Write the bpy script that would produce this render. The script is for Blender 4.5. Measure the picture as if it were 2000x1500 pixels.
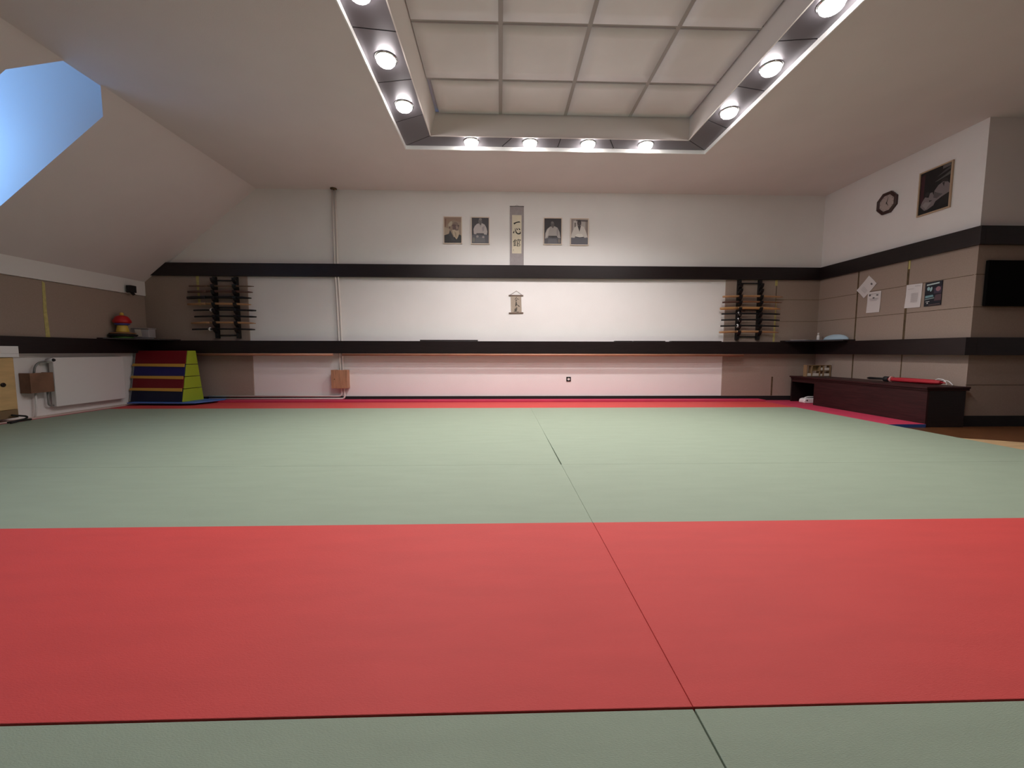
import bpy, math, random
from mathutils import Vector, Matrix
random.seed(7)
# ---------------------------------------------------------------- camera, world, exposure
SC = bpy.context.scene
for o in list(bpy.data.objects): bpy.data.objects.remove(o)
CAM_H = 0.8119; FPX = 784.45; PITCH = 0.0797; YAW = 0.0293; ROLL = 0.0017
cd = bpy.data.cameras.new('camera'); cam = bpy.data.objects.new('camera', cd); SC.collection.objects.link(cam)
cp, sp, cy_, sy_ = math.cos(PITCH), math.sin(PITCH), math.cos(YAW), math.sin(YAW)
FW = Vector((sy_*cp, cy_*cp, -sp)); RT0 = Vector((cy_, -sy_, 0)); UP0 = RT0.cross(FW)
RT = RT0*math.cos(ROLL) + UP0*math.sin(ROLL); UP = UP0*math.cos(ROLL) - RT0*math.sin(ROLL)
cam.matrix_world = Matrix(((RT.x, UP.x, -FW.x, 0), (RT.y, UP.y, -FW.y, 0), (RT.z, UP.z, -FW.z, CAM_H), (0, 0, 0, 1)))
cd.sensor_fit = 'HORIZONTAL'; cd.sensor_width = 36; cd.lens = 36*FPX/2000; cd.clip_start = .05
SC.camera = cam
def at(px, py, ax, v):
    'the point of the place on the plane ax = v that the photograph shows at (px, py)'
    d = FW + RT*((px-1000)/FPX) - UP*((py-750)/FPX); O = Vector((0, 0, CAM_H)); i = 'XYZ'.index(ax)
    return O + d*((v-O[i])/d[i])
W = bpy.data.worlds.new('evening_sky'); SC.world = W; W.use_nodes = True
W.node_tree.nodes['Background'].inputs[0].default_value = (.16, .36, 1, 1)
W.node_tree.nodes['Background'].inputs[1].default_value = 1.6
SC.view_settings.view_transform = 'Standard'; SC.view_settings.look = 'None'
SC.view_settings.exposure = 0.10; SC.view_settings.gamma = 1
LAMP_W = 72.0; LAMP_COL = (1.0, .94, .925); BULB_E = 40.0
SKY_W = 19.0
sk = bpy.data.lights.new('sky_through_roof_window', 'AREA'); sk.shape = 'RECTANGLE'; sk.size = .74; sk.size_y = 1.2
sk.energy = SKY_W; sk.color = (.27, .56, 1)
sko = bpy.data.objects.new('sky_through_roof_window', sk); SC.collection.objects.link(sko)

# ---------------------------------------------------------------- room measures (metres)
D = 6.70; XL = -5.70; XR = 5.37; ZC = 3.386; XC = -3.866; YP = 4.465; YB = -4.2; XE = 8.0
FL = -0.04; B1 = (2.012, 2.215); B2 = (.784, .985); RAIL = (1.69, 1.90)
COF = (-1.206, 2.668, 1.45, 5.373)

# ---------------------------------------------------------------- helpers
def c(r, g, b):
    f = lambda v: (v/255/12.92) if v/255 <= .04045 else ((v/255+.055)/1.055)**2.4
    return (f(r), f(g), f(b), 1)
def lin(r, g, b): return (r, g, b, 1)
MATS = {}
def mat(name, col, rough=.6, metal=0, spec=.5, var=0, vscale=8, bump=0, bscale=200, stretch=(1, 1, 1), emis=None, es=0, col2=None, coat=0, trans=0, alpha=1):
    if name in MATS: return MATS[name]
    m = bpy.data.materials.new(name); m.use_nodes = True; nt = m.node_tree; N = nt.nodes; L = nt.links
    b = N['Principled BSDF']; b.inputs['Roughness'].default_value = rough; b.inputs['Metallic'].default_value = metal
    b.inputs['Specular IOR Level'].default_value = spec; b.inputs['Base Color'].default_value = col
    b.inputs['Coat Weight'].default_value = coat; b.inputs['Transmission Weight'].default_value = trans; b.inputs['Alpha'].default_value = alpha
    if emis: b.inputs['Emission Color'].default_value = emis; b.inputs['Emission Strength'].default_value = es
    tc = N.new('ShaderNodeTexCoord'); mp = N.new('ShaderNodeMapping'); L.new(tc.outputs['Object'], mp.inputs[0]); mp.inputs['Scale'].default_value = stretch
    if var or col2:
        n = N.new('ShaderNodeTexNoise'); n.inputs['Scale'].default_value = vscale; n.inputs['Detail'].default_value = 4; L.new(mp.outputs[0], n.inputs[0])
        mx = N.new('ShaderNodeMix'); mx.data_type = 'RGBA'; c2 = col2 or tuple(min(1, v*(1-var)) for v in col[:3])+(1,)
        mx.inputs[6].default_value = col; mx.inputs[7].default_value = c2
        r = N.new('ShaderNodeMapRange'); r.inputs[1].default_value = .35; r.inputs[2].default_value = .65
        L.new(n.outputs[0], r.inputs[0]); L.new(r.outputs[0], mx.inputs[0]); L.new(mx.outputs[2], b.inputs['Base Color'])
    if bump:
        n2 = N.new('ShaderNodeTexNoise'); n2.inputs['Scale'].default_value = bscale; n2.inputs['Detail'].default_value = 3; L.new(mp.outputs[0], n2.inputs[0])
        bp = N.new('ShaderNodeBump'); bp.inputs['Strength'].default_value = bump; bp.inputs['Distance'].default_value = .004
        L.new(n2.outputs[0], bp.inputs['Height']); L.new(bp.outputs[0], b.inputs['Normal'])
    MATS[name] = m; return m
plaster = mat('white_plaster', lin(.86, .825, .815), .85, bump=.35, bscale=120, var=.03, vscale=2)
ceilm = mat('ceiling_plaster', lin(.76, .695, .70), .9, bump=.25, bscale=150, var=.04, vscale=1.5)
felt = mat('brown_felt', lin(.40, .312, .262), .95, spec=.15, bump=.6, bscale=400, var=.06, vscale=60)
glue = mat('brown_glue', lin(.12, .075, .035), .8, var=.4, vscale=20)
darkwood = mat('dark_stained_wood', lin(.016, .009, .0095), .36, spec=.45, var=.4, vscale=6, stretch=(1, 1, 14), bump=.15, bscale=60)
benchwood = mat('mahogany_stained_wood', lin(.042, .011, .012), .5, spec=.3, var=.45, vscale=5, stretch=(14, 1, 14))
whitepaint = mat('white_paint', lin(.80, .78, .77), .4)
pinewood = mat('pine_wood', lin(.50, .26, .15), .55, var=.3, vscale=5, stretch=(8, 8, 1))
palewood = mat('pale_wood', lin(.62, .42, .22), .55, var=.2, vscale=4, stretch=(1, 6, 10))
floorwood = mat('brown_parquet', lin(.16, .062, .022), .35, var=.4, vscale=5, stretch=(10, 1, 1))
greenvinyl = mat('green_tatami_vinyl', lin(.300, .368, .275), .62, spec=.35, var=.05, vscale=3, bump=.35, bscale=160, stretch=(1, 4, 1))
redvinyl = mat('red_tatami_vinyl', lin(.62, .066, .06), .6, spec=.35, var=.06, vscale=3, bump=.3, bscale=160, stretch=(1, 4, 1))
pinkfoam = mat('pinkish_red_foam', lin(.56, .045, .10), .7, spec=.3, var=.08, vscale=6)
bluefoam = mat('blue_foam', lin(.035, .10, .34), .7)
matside = mat('dark_mat_side', lin(.05, .05, .045), .9)
blackm = mat('black_lacquer', lin(.006, .006, .007), .4)
blackmat = mat('matt_black', lin(.008, .008, .009), .7)
ink = mat('black_ink', lin(.008, .007, .007), .7)
metalm = mat('grey_soffit_metal', lin(.19, .175, .195), .42, metal=.6, spec=.5)
laylight = mat('frosted_white_panel', lin(.84, .80, .82), .5, var=.10, vscale=1.2)
gridm = mat('grey_grid_strip', lin(.42, .385, .385), .6)
bulbm = mat('lamp_glow', lin(.9, .9, .9), .3, emis=(1, .95, .92, 1), es=BULB_E)
chrome = mat('chrome', lin(.6, .6, .6), .2, metal=1)
glassm = mat('window_glass', lin(1, 1, 1), .02, alpha=.12)

class MB:
    def __init__(s): s.v = []; s.f = []; s.m = []; s.sm = []
    def add(s, vs, fs, mi=0, smooth=False):
        b = len(s.v); s.v += [tuple(v) for v in vs]
        for f in fs: s.f.append(tuple(b+i for i in f)); s.m.append(mi); s.sm.append(smooth)
        return s
    def box(s, x0, x1, y0, y1, z0, z1, mi=0):
        x0, x1 = min(x0, x1), max(x0, x1); y0, y1 = min(y0, y1), max(y0, y1); z0, z1 = min(z0, z1), max(z0, z1)
        return s.hexa([(x0, y0, z0), (x1, y0, z0), (x1, y1, z0), (x0, y1, z0), (x0, y0, z1), (x1, y0, z1), (x1, y1, z1), (x0, y1, z1)], mi)
    def hexa(s, p, mi=0, mis=None):
        fs = [(3, 2, 1, 0), (4, 5, 6, 7), (0, 1, 5, 4), (1, 2, 6, 5), (2, 3, 7, 6), (3, 0, 4, 7)]
        b = len(s.v); s.v += [tuple(v) for v in p]
        for i, f in enumerate(fs): s.f.append(tuple(b+k for k in f)); s.m.append(mis[i] if mis else mi); s.sm.append(False)
        return s
    def prism(s, poly, a, b_, ax='Z', mi=0, smooth=False):
        'poly in the two other axes (for X: y,z; for Y: x,z; for Z: x,y), extruded a..b'
        def P(u, w, t): return {'X': (t, u, w), 'Y': (u, t, w), 'Z': (u, w, t)}[ax]
        n = len(poly); vs = [P(u, w, a) for u, w in poly] + [P(u, w, b_) for u, w in poly]
        fs = [tuple(reversed(range(n))), tuple(range(n, 2*n))]
        s.add(vs, fs, mi)
        b0 = len(s.v)-2*n
        for i in range(n):
            j = (i+1) % n; s.f.append((b0+i, b0+j, b0+n+j, b0+n+i)); s.m.append(mi); s.sm.append(smooth)
        return s
    def tube(s, pts, r, seg=10, mi=0, flat=1.0):
        pts = [Vector(p) for p in pts]; n = len(pts); rs = r if isinstance(r, (list, tuple)) else [r]*n
        ring = []; prev = None
        for i, p in enumerate(pts):
            t = (pts[min(i+1, n-1)]-pts[max(i-1, 0)]).normalized()
            if prev is None: prev = Vector((0, 0, 1)) if abs(t.z) < .9 else Vector((0, 1, 0))
            u = (prev-t*prev.dot(t)).normalized(); w = t.cross(u); prev = u
            ring.append([p+u*rs[i]*math.cos(2*math.pi*k/seg)+w*rs[i]*flat*math.sin(2*math.pi*k/seg) for k in range(seg)])
        vs = [v for rg in ring for v in rg]; fs = []
        for i in range(n-1):
            for k in range(seg):
                a = i*seg+k; b = i*seg+(k+1) % seg; fs.append((a, a+seg, b+seg, b))
        b0 = len(s.v); s.add(vs, fs, mi, True)
        s.f.append(tuple(b0+k for k in range(seg))); s.m.append(mi); s.sm.append(False)
        s.f.append(tuple(b0+(n-1)*seg+k for k in reversed(range(seg)))); s.m.append(mi); s.sm.append(False)
        return s
    def lathe(s, prof, cx=0, cy=0, cz=0, seg=24, ax='Z', mi=0, smooth=True):
        vs = []; fs = []; n = len(prof)
        for r, h in prof:
            for k in range(seg):
                a = 2*math.pi*k/seg; u, w = r*math.cos(a), r*math.sin(a)
                vs.append({'Z': (cx+u, cy+w, cz+h), 'Y': (cx+u, cy+h, cz+w), 'X': (cx+h, cy+u, cz+w)}[ax])
        for i in range(n-1):
            for k in range(seg):
                a = i*seg+k; b = i*seg+(k+1) % seg; fs.append((a, b, b+seg, a+seg))
        b0 = len(s.v); s.add(vs, fs, mi, smooth)
        s.f.append(tuple(b0+k for k in reversed(range(seg)))); s.m.append(mi); s.sm.append(False)
        s.f.append(tuple(b0+(n-1)*seg+k for k in range(seg))); s.m.append(mi); s.sm.append(False)
        return s
    def build(s, name, mats, parent=None, bevel=0, label=None, fix=True):
        me = bpy.data.meshes.new(name); me.from_pydata(s.v, [], s.f)
        if not isinstance(mats, (list, tuple)): mats = [mats]
        for m in mats: me.materials.append(m)
        for p, mi, sm in zip(me.polygons, s.m, s.sm): p.material_index = mi; p.use_smooth = sm
        if fix:
            import bmesh
            bm = bmesh.new(); bm.from_mesh(me); bmesh.ops.recalc_face_normals(bm, faces=bm.faces); bm.to_mesh(me); bm.free()
        me.update()
        o = bpy.data.objects.new(name, me); SC.collection.objects.link(o)
        if parent: o.parent = parent
        if bevel:
            bv = o.modifiers.new('bevel', 'BEVEL'); bv.width = bevel; bv.segments = 2; bv.limit_method = 'ANGLE'
        if label: o['label'] = label
        return o
def tag(o, label, cat, group=None, kind=None):
    o['label'] = label; o['category'] = cat
    if group: o['group'] = group
    if kind: o['kind'] = kind
    return o
def st(o): o['kind'] = 'structure'; return o
def empty(name, loc, rz=0):
    o = bpy.data.objects.new(name, None); SC.collection.objects.link(o); o.location = loc; o.rotation_euler = (0, 0, rz); o.empty_display_size = .1; return o
def copy_tree(o, parent=None):
    k = o.copy(); SC.collection.objects.link(k)
    if parent: k.parent = parent
    for ch in list(o.children): copy_tree(ch, k)
    return k

# ---------------------------------------------------------------- room shell
st(MB().box(XL-.2, XE+.2, YB-.2, D+.2, FL-.1, FL).build('floor', floorwood))
# ceiling around the recess
m = MB(); x0, x1, y0, y1 = COF; T = .035
m.box(XC-.02, x0, YB-.2, D+.2, ZC, ZC+T); m.box(x1, XE+.2, YB-.2, D+.2, ZC, ZC+T)
m.box(x0, x1, y1, D+.2, ZC, ZC+T); m.box(x0, x1, YB-.2, y0, ZC, ZC+T)
st(m.build('ceiling', ceilm))
# back wall with the gable cut left to the slope (behind it anyway)
st(MB().box(XL-.2, XR+.2, D, D+.2, FL, ZC+.6).build('wall_back', plaster))
st(MB().box(XR, XE+.2, YP, D, FL, ZC+.6).build('wall_right', plaster))
st(MB().box(XE, XE+.2, YB, YP, FL, ZC+.6).build('wall_far_right', plaster))
st(MB().box(XL-.2, XE+.2, YB-.2, YB, FL, ZC+.6).build('wall_front', felt))
st(MB().box(XL-.2, XL, YB, D, FL, RAIL[1]).build('wall_left', plaster))
# sloped ceiling with an octagonal opening for the roof window
A0 = Vector((XC, 0, ZC)); A1 = Vector((XL+.02, 0, RAIL[1])); sdir = (A1-A0)   # down the slope
def sp_(t, y): return Vector((A0.x+sdir.x*t, y, A0.z+sdir.z*t))
hole = [(.0, 3.90), (.0, 4.22), (.115, 4.45), (.86, 4.45), (.86, 3.685), (.150, 3.685)]   # (t, y)
m = MB(); NY = (YB-.05, D+.05)
def quad(m_, ps, th=0): m_.add([sp_(t, y) for t, y in ps], [tuple(range(len(ps)))])
W2 = (.45, 1.22)      # assumed second roof window further forward, unseen, added for bluish daylight on the left
quad(m, [(0, NY[0]), (0, W2[0]), (1, W2[0]), (1, NY[0])]); quad(m, [(0, W2[1]), (0, 3.685), (1, 3.685), (1, W2[1])]); quad(m, [(.86, W2[0]), (.86, W2[1]), (1, W2[1]), (1, W2[0])])
quad(m, [(0, 4.45), (0, NY[1]), (1, NY[1]), (1, 4.45)])
quad(m, [(.86, 3.685), (.86, 4.45), (1, 4.45), (1, 3.685)])
quad(m, [(0, 3.685), (0, 3.90), (.150, 3.685)]); quad(m, [(0, 4.22), (0, 4.45), (.115, 4.45)])
st(m.build('ceiling_slope', ceilm, fix=False))
# shafts of the roof windows, going outwards: cheeks, sill, top and the closing face over the crease
XO = -5.95; ZT = 4.0; pb = sp_(.86, 0)
def shaft(YC0, YC1, nt, nw, lamp):
    m = MB()
    for y in (YC0, YC1): m.add([(XC+.03, y, ZC), (XC, y, ZC), (pb.x, y, pb.z), (XO, y, pb.z), (XO, y, ZT), (XC+.03, y, ZT)], [(0, 1, 2, 3, 4, 5)])
    m.add([(pb.x, YC0, pb.z), (pb.x, YC1, pb.z), (XO, YC1, pb.z), (XO, YC0, pb.z), (XC+.03, YC0, ZT), (XC+.03, YC1, ZT), (XO, YC1, ZT), (XO, YC0, ZT), (XC+.03, YC0, ZC), (XC+.03, YC1, ZC)],
          [(0, 1, 2, 3), (4, 5, 6, 7), (8, 9, 5, 4)])
    st(m.build(nt, whitepaint, fix=False))
    win = st(MB().box(XO-.012, XO, YC0, YC1, pb.z, ZT).build(nw, glassm))
    m = MB(); m.box(XO-.02, XO+.03, YC0, YC0+.05, pb.z, ZT); m.box(XO-.02, XO+.03, YC1-.05, YC1, pb.z, ZT); m.box(XO-.02, XO+.03, YC0+.05, YC1-.05, pb.z, pb.z+.05); m.box(XO-.02, XO+.03, YC0+.05, YC1-.05, ZT-.05, ZT)
    m.build('window_frame', whitepaint, win)
    lamp.location = (XO-.06, (YC0+YC1)/2, (pb.z+ZT)/2-.1); lamp.rotation_euler = Vector((1, 0, 0)).to_track_quat('-Z', 'Y').to_euler()
shaft(3.684, 4.452, 'trim_1', 'window_1', sko)
sk2 = sk.copy(); sk2.energy = SKY_W*1.6; sko2 = bpy.data.objects.new('sky_through_roof_window', sk2); SC.collection.objects.link(sko2)  # sky lamp of the assumed window, added to tint the left floor blue
shaft(W2[0], W2[1], 'trim_20', 'added_window_2', sko2)

# white rail along the foot of the slope
st(MB().box(XL, XL+.035, YB, D-.001, RAIL[0], RAIL[1]+.02).build('trim_2', whitepaint, bevel=.004))
# felt coverings
m = MB(); m.box(XL, XL+.015, YB, D-.001, B2[1]-.02, RAIL[0]-.004)
st(m.build('trim_3', [felt, glue]))
m = MB(); m.box(XL+.016, -4.066, D-.02, D, B2[1]-.02, B1[0]+.01); st(m.build('trim_4', [felt, glue]))
m = MB(); m.box(XL+.001, -4.04, D-.02, D, .06, B2[0]+.02); st(m.build('trim_5', [felt, glue]))
m = MB(); m.box(3.755, XR-.02, D-.02, D, B2[1]-.02, B1[0]+.01)
for z in (1.33, 1.69): m.box(4.61, XR-.02, D-.0215, D-.01, z-.003, z+.003, 1)
m.box(4.605, 4.615, D-.0215, D-.01, B2[1], B1[0], 1); st(m.build('trim_6', [felt, glue]))
m = MB(); m.box(3.755, XR-.02, D-.02, D, .06, B2[0]+.02); m.box(4.605, 4.63, D-.022, D-.01, .08, .40, 1); st(m.build('trim_7', [felt, glue]))
def sideseams(m, zs, ys, za, zb):
    for z in zs: m.box(XR-.0215, XR-.01, YP+.001, D-.02, z-.003, z+.003, 1)
    for y, w in ys: m.box(XR-.022, XR-.01, y-w/2, y+w/2, za, zb, 1)
m = MB(); m.box(XR-.02, XR, YP, D-.001, B2[1]-.02, B1[0]+.01); sideseams(m, (1.33, 1.69), ((5.21, .028), (5.95, .022)), B2[1], B1[0]); st(m.build('trim_8', [felt, glue]))
m = MB(); m.box(XR-.02, XR, YP, D-.001, .06, B2[0]+.02); sideseams(m, (), ((5.21, .014), (5.95, .02)), .1, B2[0]); st(m.build('trim_9', [felt, glue]))
m = MB(); m.box(XR-.02, XE, YP-.02, YP, B2[1]-.02, B1[0]+.01)
for z in (1.33, 1.69): m.box(XR-.0205, XE, YP-.0215, YP-.01, z-.003, z+.003, 1)
st(m.build('trim_10', [felt, glue]))
m = MB(); m.box(XR-.02, XE, YP-.02, YP, .06, B2[0]+.02); m.box(XR-.0205, XE, YP-.0215, YP-.01, .44, .445, 1); st(m.build('trim_11', [felt, glue]))
# dark beams: upper board and shelf board
BD = .06; SD = .13
def lshape(z0, z1, d, xl, name, cut=False):
    m = MB(); m.box(xl, XR, D-d, D, z0, z1); m.box(XR-d, XR, YP-d, D-d, z0, z1); m.box(XR, XE, YP-d, YP, z0, z1)
    return m
m = MB(); zt, zb = B1[1], B1[0]
xs = lambda z: A0.x+sdir.x*((z-A0.z)/sdir.z)
m.prism([(xs(zb)+.0, zb), (XR, zb), (XR, zt), (xs(zt)+.0, zt)], D-BD, D, 'Y')
m.box(XR-BD, XR, YP-BD, D-BD, zb, zt); m.box(XR, XE, YP-BD, YP, zb, zt)
st(m.build('trim_12', darkwood, bevel=.003))
m = MB(); m.box(XL, XR, D-SD, D, B2[0], B2[1]); m.box(XR-SD, XR, YP-SD+.06, D-SD, B2[0], B2[1]); m.box(XR, XE, YP-SD+.06, YP, B2[0], B2[1])
m.box(XL, XL+.10, YB, D-SD, B2[0], B2[1]); st(m.build('trim_13', darkwood, bevel=.003))
# corner boards on the shelf
tag(MB().prism([(XL+.016, 5.86), (XL+.10, 5.86), (-5.16, 6.57), (-5.16, D-.021), (XL+.016, D-.021)], B2[1], 1.003, 'Z').build('corner_board', darkwood, bevel=.002),
    'dark triangular board laid across the left corner of the shelf, under the stacking toy', 'shelf board')
tag(MB().prism([(4.72, D-.021), (4.72, D-.14), (5.16, 5.93), (XR-.021, 5.93), (XR-.021, D-.021)], B2[1], 1.008, 'Z').build('corner_board', darkwood, bevel=.002),
    'dark triangular board laid across the right corner of the shelf, under the blue cloth', 'shelf board')
# skirtings
st(MB().box(XL+.001, XR-.02, D-.025, D-.0005, FL, .075).build('baseboard_back', blackmat))
m = MB(); m.box(XR-.03, XR, YP-.03, D-.026, FL, .085); m.box(XR, XE, YP-.03, YP, FL, .085); st(m.build('baseboard_right', blackmat))
st(MB().box(XL+.0005, XL+.09, YB, D-.03, FL, .012).build('baseboard_left', mat('pale_pink_lath', lin(.66, .52, .46), .6), bevel=.003))

# ---------------------------------------------------------------- ceiling recess: lit reveal, soffit plates, upstand, panels
RV = .038; ZS = ZC+RV; IN = (-.85, 2.335, 1.80, 5.005+.12)
m = MB(); w = .012
m.box(x0, x0+w, y0, y1, ZC-.008, ZS+.02); m.box(x1-w, x1, y0, y1, ZC-.008, ZS+.02); m.box(x0+w, x1-w, y1-w, y1, ZC-.008, ZS+.02); m.box(x0+w, x1-w, y0, y0+w, ZC-.008, ZS+.02)
st(m.build('trim_14', mat('bright_white_reveal', lin(.9, .89, .88), .5)))
def ring(xa, xb, ya, yb):   # mitred corners
    return xa, xb, ya, yb
ix0, ix1, iy0, iy1 = IN
m = MB(); g = .012; z0, z1 = ZS, ZS+.012
m.prism([(x0, y0), (x0, y1), (ix0, iy1), (ix0, iy0)], z0+.004, z1+.01, 'Z', 1); m.prism([(x1, y0), (x1, y1), (ix1, iy1), (ix1, iy0)], z0+.004, z1+.01, 'Z', 1)
m.prism([(x0, y1), (x1, y1), (ix1, iy1), (ix0, iy1)], z0+.004, z1+.01, 'Z', 1); m.prism([(x0, y0), (x1, y0), (ix1, iy0), (ix0, iy0)], z0+.004, z1+.01, 'Z', 1)
def plates(P0, P1, Q0, Q1, cuts):
    'outer edge P0-P1, inner edge Q0-Q1, cut at fractions along'
    cs = [0]+cuts+[1]
    for a, b in zip(cs, cs[1:]):
        q = []
        for E0, E1 in ((P0, P1), (Q0, Q1)):
            e0, e1 = Vector(E0), Vector(E1); L_ = (e1-e0).length; ax = (e1-e0)
            q.append(e0+ax*a+ax.normalized()*g/2); q.append(e0+ax*b-ax.normalized()*g/2)
        m.prism([(q[0].x, q[0].y), (q[1].x, q[1].y), (q[3].x, q[3].y), (q[2].x, q[2].y)], z0, z1, 'Z', 0)
cy9 = [((4.855-.68*k)-y0)/(y1-y0) for k in range(4, -1, -1)]
plates((x0, y0), (x0, y1), (ix0, iy0), (ix0, iy1), cy9); plates((x1, y0), (x1, y1), (ix1, iy0), (ix1, iy1), cy9)
cx4 = [(.01-x0)/(x1-x0), (.735-x0)/(x1-x0), (1.47-x0)/(x1-x0)]
plates((x0, y1), (x1, y1), (ix0, iy1), (ix1, iy1), cx4); plates((x0, y0), (x1, y0), (ix0, iy0), (ix1, iy0), cx4)
st(m.build('trim_15', [metalm, blackmat]))
UPZ = ZC+.285
m = MB(); tt = .03
jx0, jx1, jy0, jy1 = -.775, 2.325, 1.87, 5.10      # upstand leans in slightly
def lean(a, b, a2, b2): m.add([(a[0], a[1], ZS-.006), (b[0], b[1], ZS-.006), (b2[0], b2[1], UPZ+.02), (a2[0], a2[1], UPZ+.02)], [(0, 1, 2, 3)])
lean((ix0, iy0), (ix0, iy1), (jx0, jy0), (jx0, jy1)); lean((ix1, iy0), (ix1, iy1), (jx1, jy0), (jx1, jy1)); lean((ix0, iy1), (ix1, iy1), (jx0, jy1), (jx1, jy1)); lean((ix0, iy0), (ix1, iy0), (jx0, jy0), (jx1, jy0))
m.box(ix0, ix0+.012, iy0, iy1, ZS-.006, ZS+.004); m.box(ix1-.012, ix1, iy0, iy1, ZS-.006, ZS+.004); m.box(ix0, ix1, iy1-.012, iy1, ZS-.006, ZS+.004); m.box(ix0, ix1, iy0, iy0+.012, ZS-.006, ZS+.004)
st(m.build('trim_16', mat('recess_paint', lin(.76, .70, .67), .8), fix=False))
st(MB().box(x0-.1, x1+.1, y0-.1, y1+.1, UPZ+.03, UPZ+.06).build('trim_17', gridm))   # backing above the panels
xe = [jx0, .005, .79, 1.578, jx1]; ye = [jy1, 4.48, 3.74, 3.0, 2.45, jy0]
m = MB()
for x in xe[1:-1]: m.box(x-.022, x+.022, jy0, jy1, UPZ+.004, UPZ+.02)
for y in ye[1:-1]: m.box(jx0, jx1, y-.02, y+.02, UPZ+.006, UPZ+.022)
st(m.build('trim_18', gridm))
rown = ['back', 'second', 'third', 'fourth', 'fifth', 'sixth', 'seventh', 'eighth', 'ninth']
coln = ['leftmost', 'second from the left', 'third from the left', 'rightmost']
for r in range(5):
    for k in range(4):
        a, b = xe[k]+.02, xe[k+1]-.02; yy0, yy1 = ye[r+1]+.018, ye[r]-.018
        if k == 0: a = jx0+.045 if r == 0 else jx0+.005
        m = MB(); zt_ = UPZ+.012; N_ = 6
        vs = []; 
        for j in range(N_+1):
            for i in range(N_+1):
                u, v = i/N_, j/N_; sag = .012*(1-(2*u-1)**2)*(1-(2*v-1)**2)
                vs.append((a+(b-a)*u, yy0+(yy1-yy0)*v, UPZ-.004-sag))
        fs = [(j*(N_+1)+i, (j+1)*(N_+1)+i, (j+1)*(N_+1)+i+1, j*(N_+1)+i+1) for j in range(N_) for i in range(N_)]
        m.add(vs, fs, 0, True)
        rim = [i for i in range(N_+1)]+[(j+1)*(N_+1)-1 for j in range(1, N_+1)]+[N_*(N_+1)+i for i in range(N_-1, -1, -1)]+[j*(N_+1) for j in range(N_-1, 0, -1)]
        b0 = len(m.v); m.v += [(vs[i][0], vs[i][1], zt_) for i in rim]; nr = len(rim)
        for i in range(nr): m.f.append((rim[i], rim[(i+1) % nr], b0+(i+1) % nr, b0+i)); m.m.append(0); m.sm.append(False)
        m.f.append(tuple(range(b0, b0+nr))); m.m.append(0); m.sm.append(False)
        o = m.build('ceiling_panel', laylight)
        o.rotation_euler = (0, 0, 0)
        tag(o, 'unlit frosted panel in the ceiling recess, %s row, %s' % (rown[r]+(' wall side' if r == 0 else ' from the back'), coln[k]), 'ceiling panel', 'frosted panels of the ceiling recess')

# ---------------------------------------------------------------- lamps
def make_lamp():
    r = empty('ceiling_spotlight', (0, 0, ZS))
    MB().lathe([(.098, .0), (.098, -.006), (.088, -.012), (.084, -.012), (.084, 0)], seg=32).build('lamp_ring', chrome, r)
    prof = [(.083, -.004), (.083, -.018), (.078, -.034), (.064, -.049), (.042, -.059), (.018, -.064), (.002, -.065)]
    MB().lathe(prof, seg=32).build('bulb', bulbm, r)
    L = bpy.data.lights.new('lamp_light', 'SPOT'); L.energy = LAMP_W; L.color = LAMP_COL; L.spot_size = math.radians(146); L.spot_blend = 1.0; L.shadow_soft_size = .06
    lo = bpy.data.objects.new('lamp_light', L); SC.collection.objects.link(lo); lo.parent = r; lo.location = (0, 0, -.13)
    return r
lamp0 = make_lamp(); first = True
XLm = -1.02; XRm = 2.49
rows = []
nm = ['nearest the back wall', 'second from the back wall', 'third from the back wall', 'fourth from the back wall', 'fifth from the back wall', 'sixth from the back wall', 'seventh from the back wall', 'eighth from the back wall', 'ninth from the back wall']
for k in range(4):
    rows.append((XLm, 4.52-.68*k, 'glowing spotlight in the left side of the ceiling recess, '+nm[k]))
    rows.append((XRm, 4.52-.68*k, 'glowing spotlight in the right side of the ceiling recess, '+nm[k]))
for k, x in enumerate((-.358, .373, 1.104, 1.835)):
    w_ = ['leftmost', 'second from the left', 'third from the left', 'rightmost'][k]
    rows.append((x, 5.235, 'glowing spotlight on the back side of the ceiling recess, %s of four' % w_))
for x, y, lab in rows:
    o = lamp0 if first else copy_tree(lamp0); first = False
    o.location = (x, y, ZS); tag(o, lab, 'ceiling light', 'spotlights around the ceiling recess')

# ---------------------------------------------------------------- mats
def mat_box(x0, x1, y0, y1, z1, m_, label, grp, name='judo_mat', z0=FL, side=None):
    o = MB().hexa([(x0, y0, z0), (x1, y0, z0), (x1, y1, z0), (x0, y1, z0), (x0, y0, z1), (x1, y0, z1), (x1, y1, z1), (x0, y1, z1)], mis=[1, 0, 1, 1, 1, 1]).build(name, [m_, side or m_], bevel=.0015)
    return tag(o, label, 'mat', grp)
xsm = .4414; G = .0016; XGR = 4.39; XGL = -5.54; ya = .845
gg = 'large green floor mats'; rr = 'large red floor mats'
mat_box(XGL, xsm-.002, -3.2, ya-.0025, 0, greenvinyl, 'green mat in the foreground, left of the floor seam, before the red stripe', gg)
mat_box(xsm+.002, XGR, -3.2, ya-.002, 0, greenvinyl, 'green mat in the foreground, right of the floor seam, before the red stripe', gg)
mat_box(XGL, xsm-G, ya, ya+1-.0005, .003, redvinyl, 'wide red mat of the stripe across the floor, left of the seam', rr)
mat_box(xsm+.0006, XGR, ya+.001, ya+1.0, .002, redvinyl, 'wide red mat of the stripe across the floor, right of the seam', rr)
mat_box(XGL, xsm-.0005, ya+1.001, ya+2-.0005, 0, greenvinyl, 'green mat just behind the red stripe, left of the floor seam', gg)
mat_box(xsm+.0005, XGR, ya+1.001, ya+2-.0005, 0, greenvinyl, 'green mat just behind the red stripe, right of the floor seam', gg)
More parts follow.
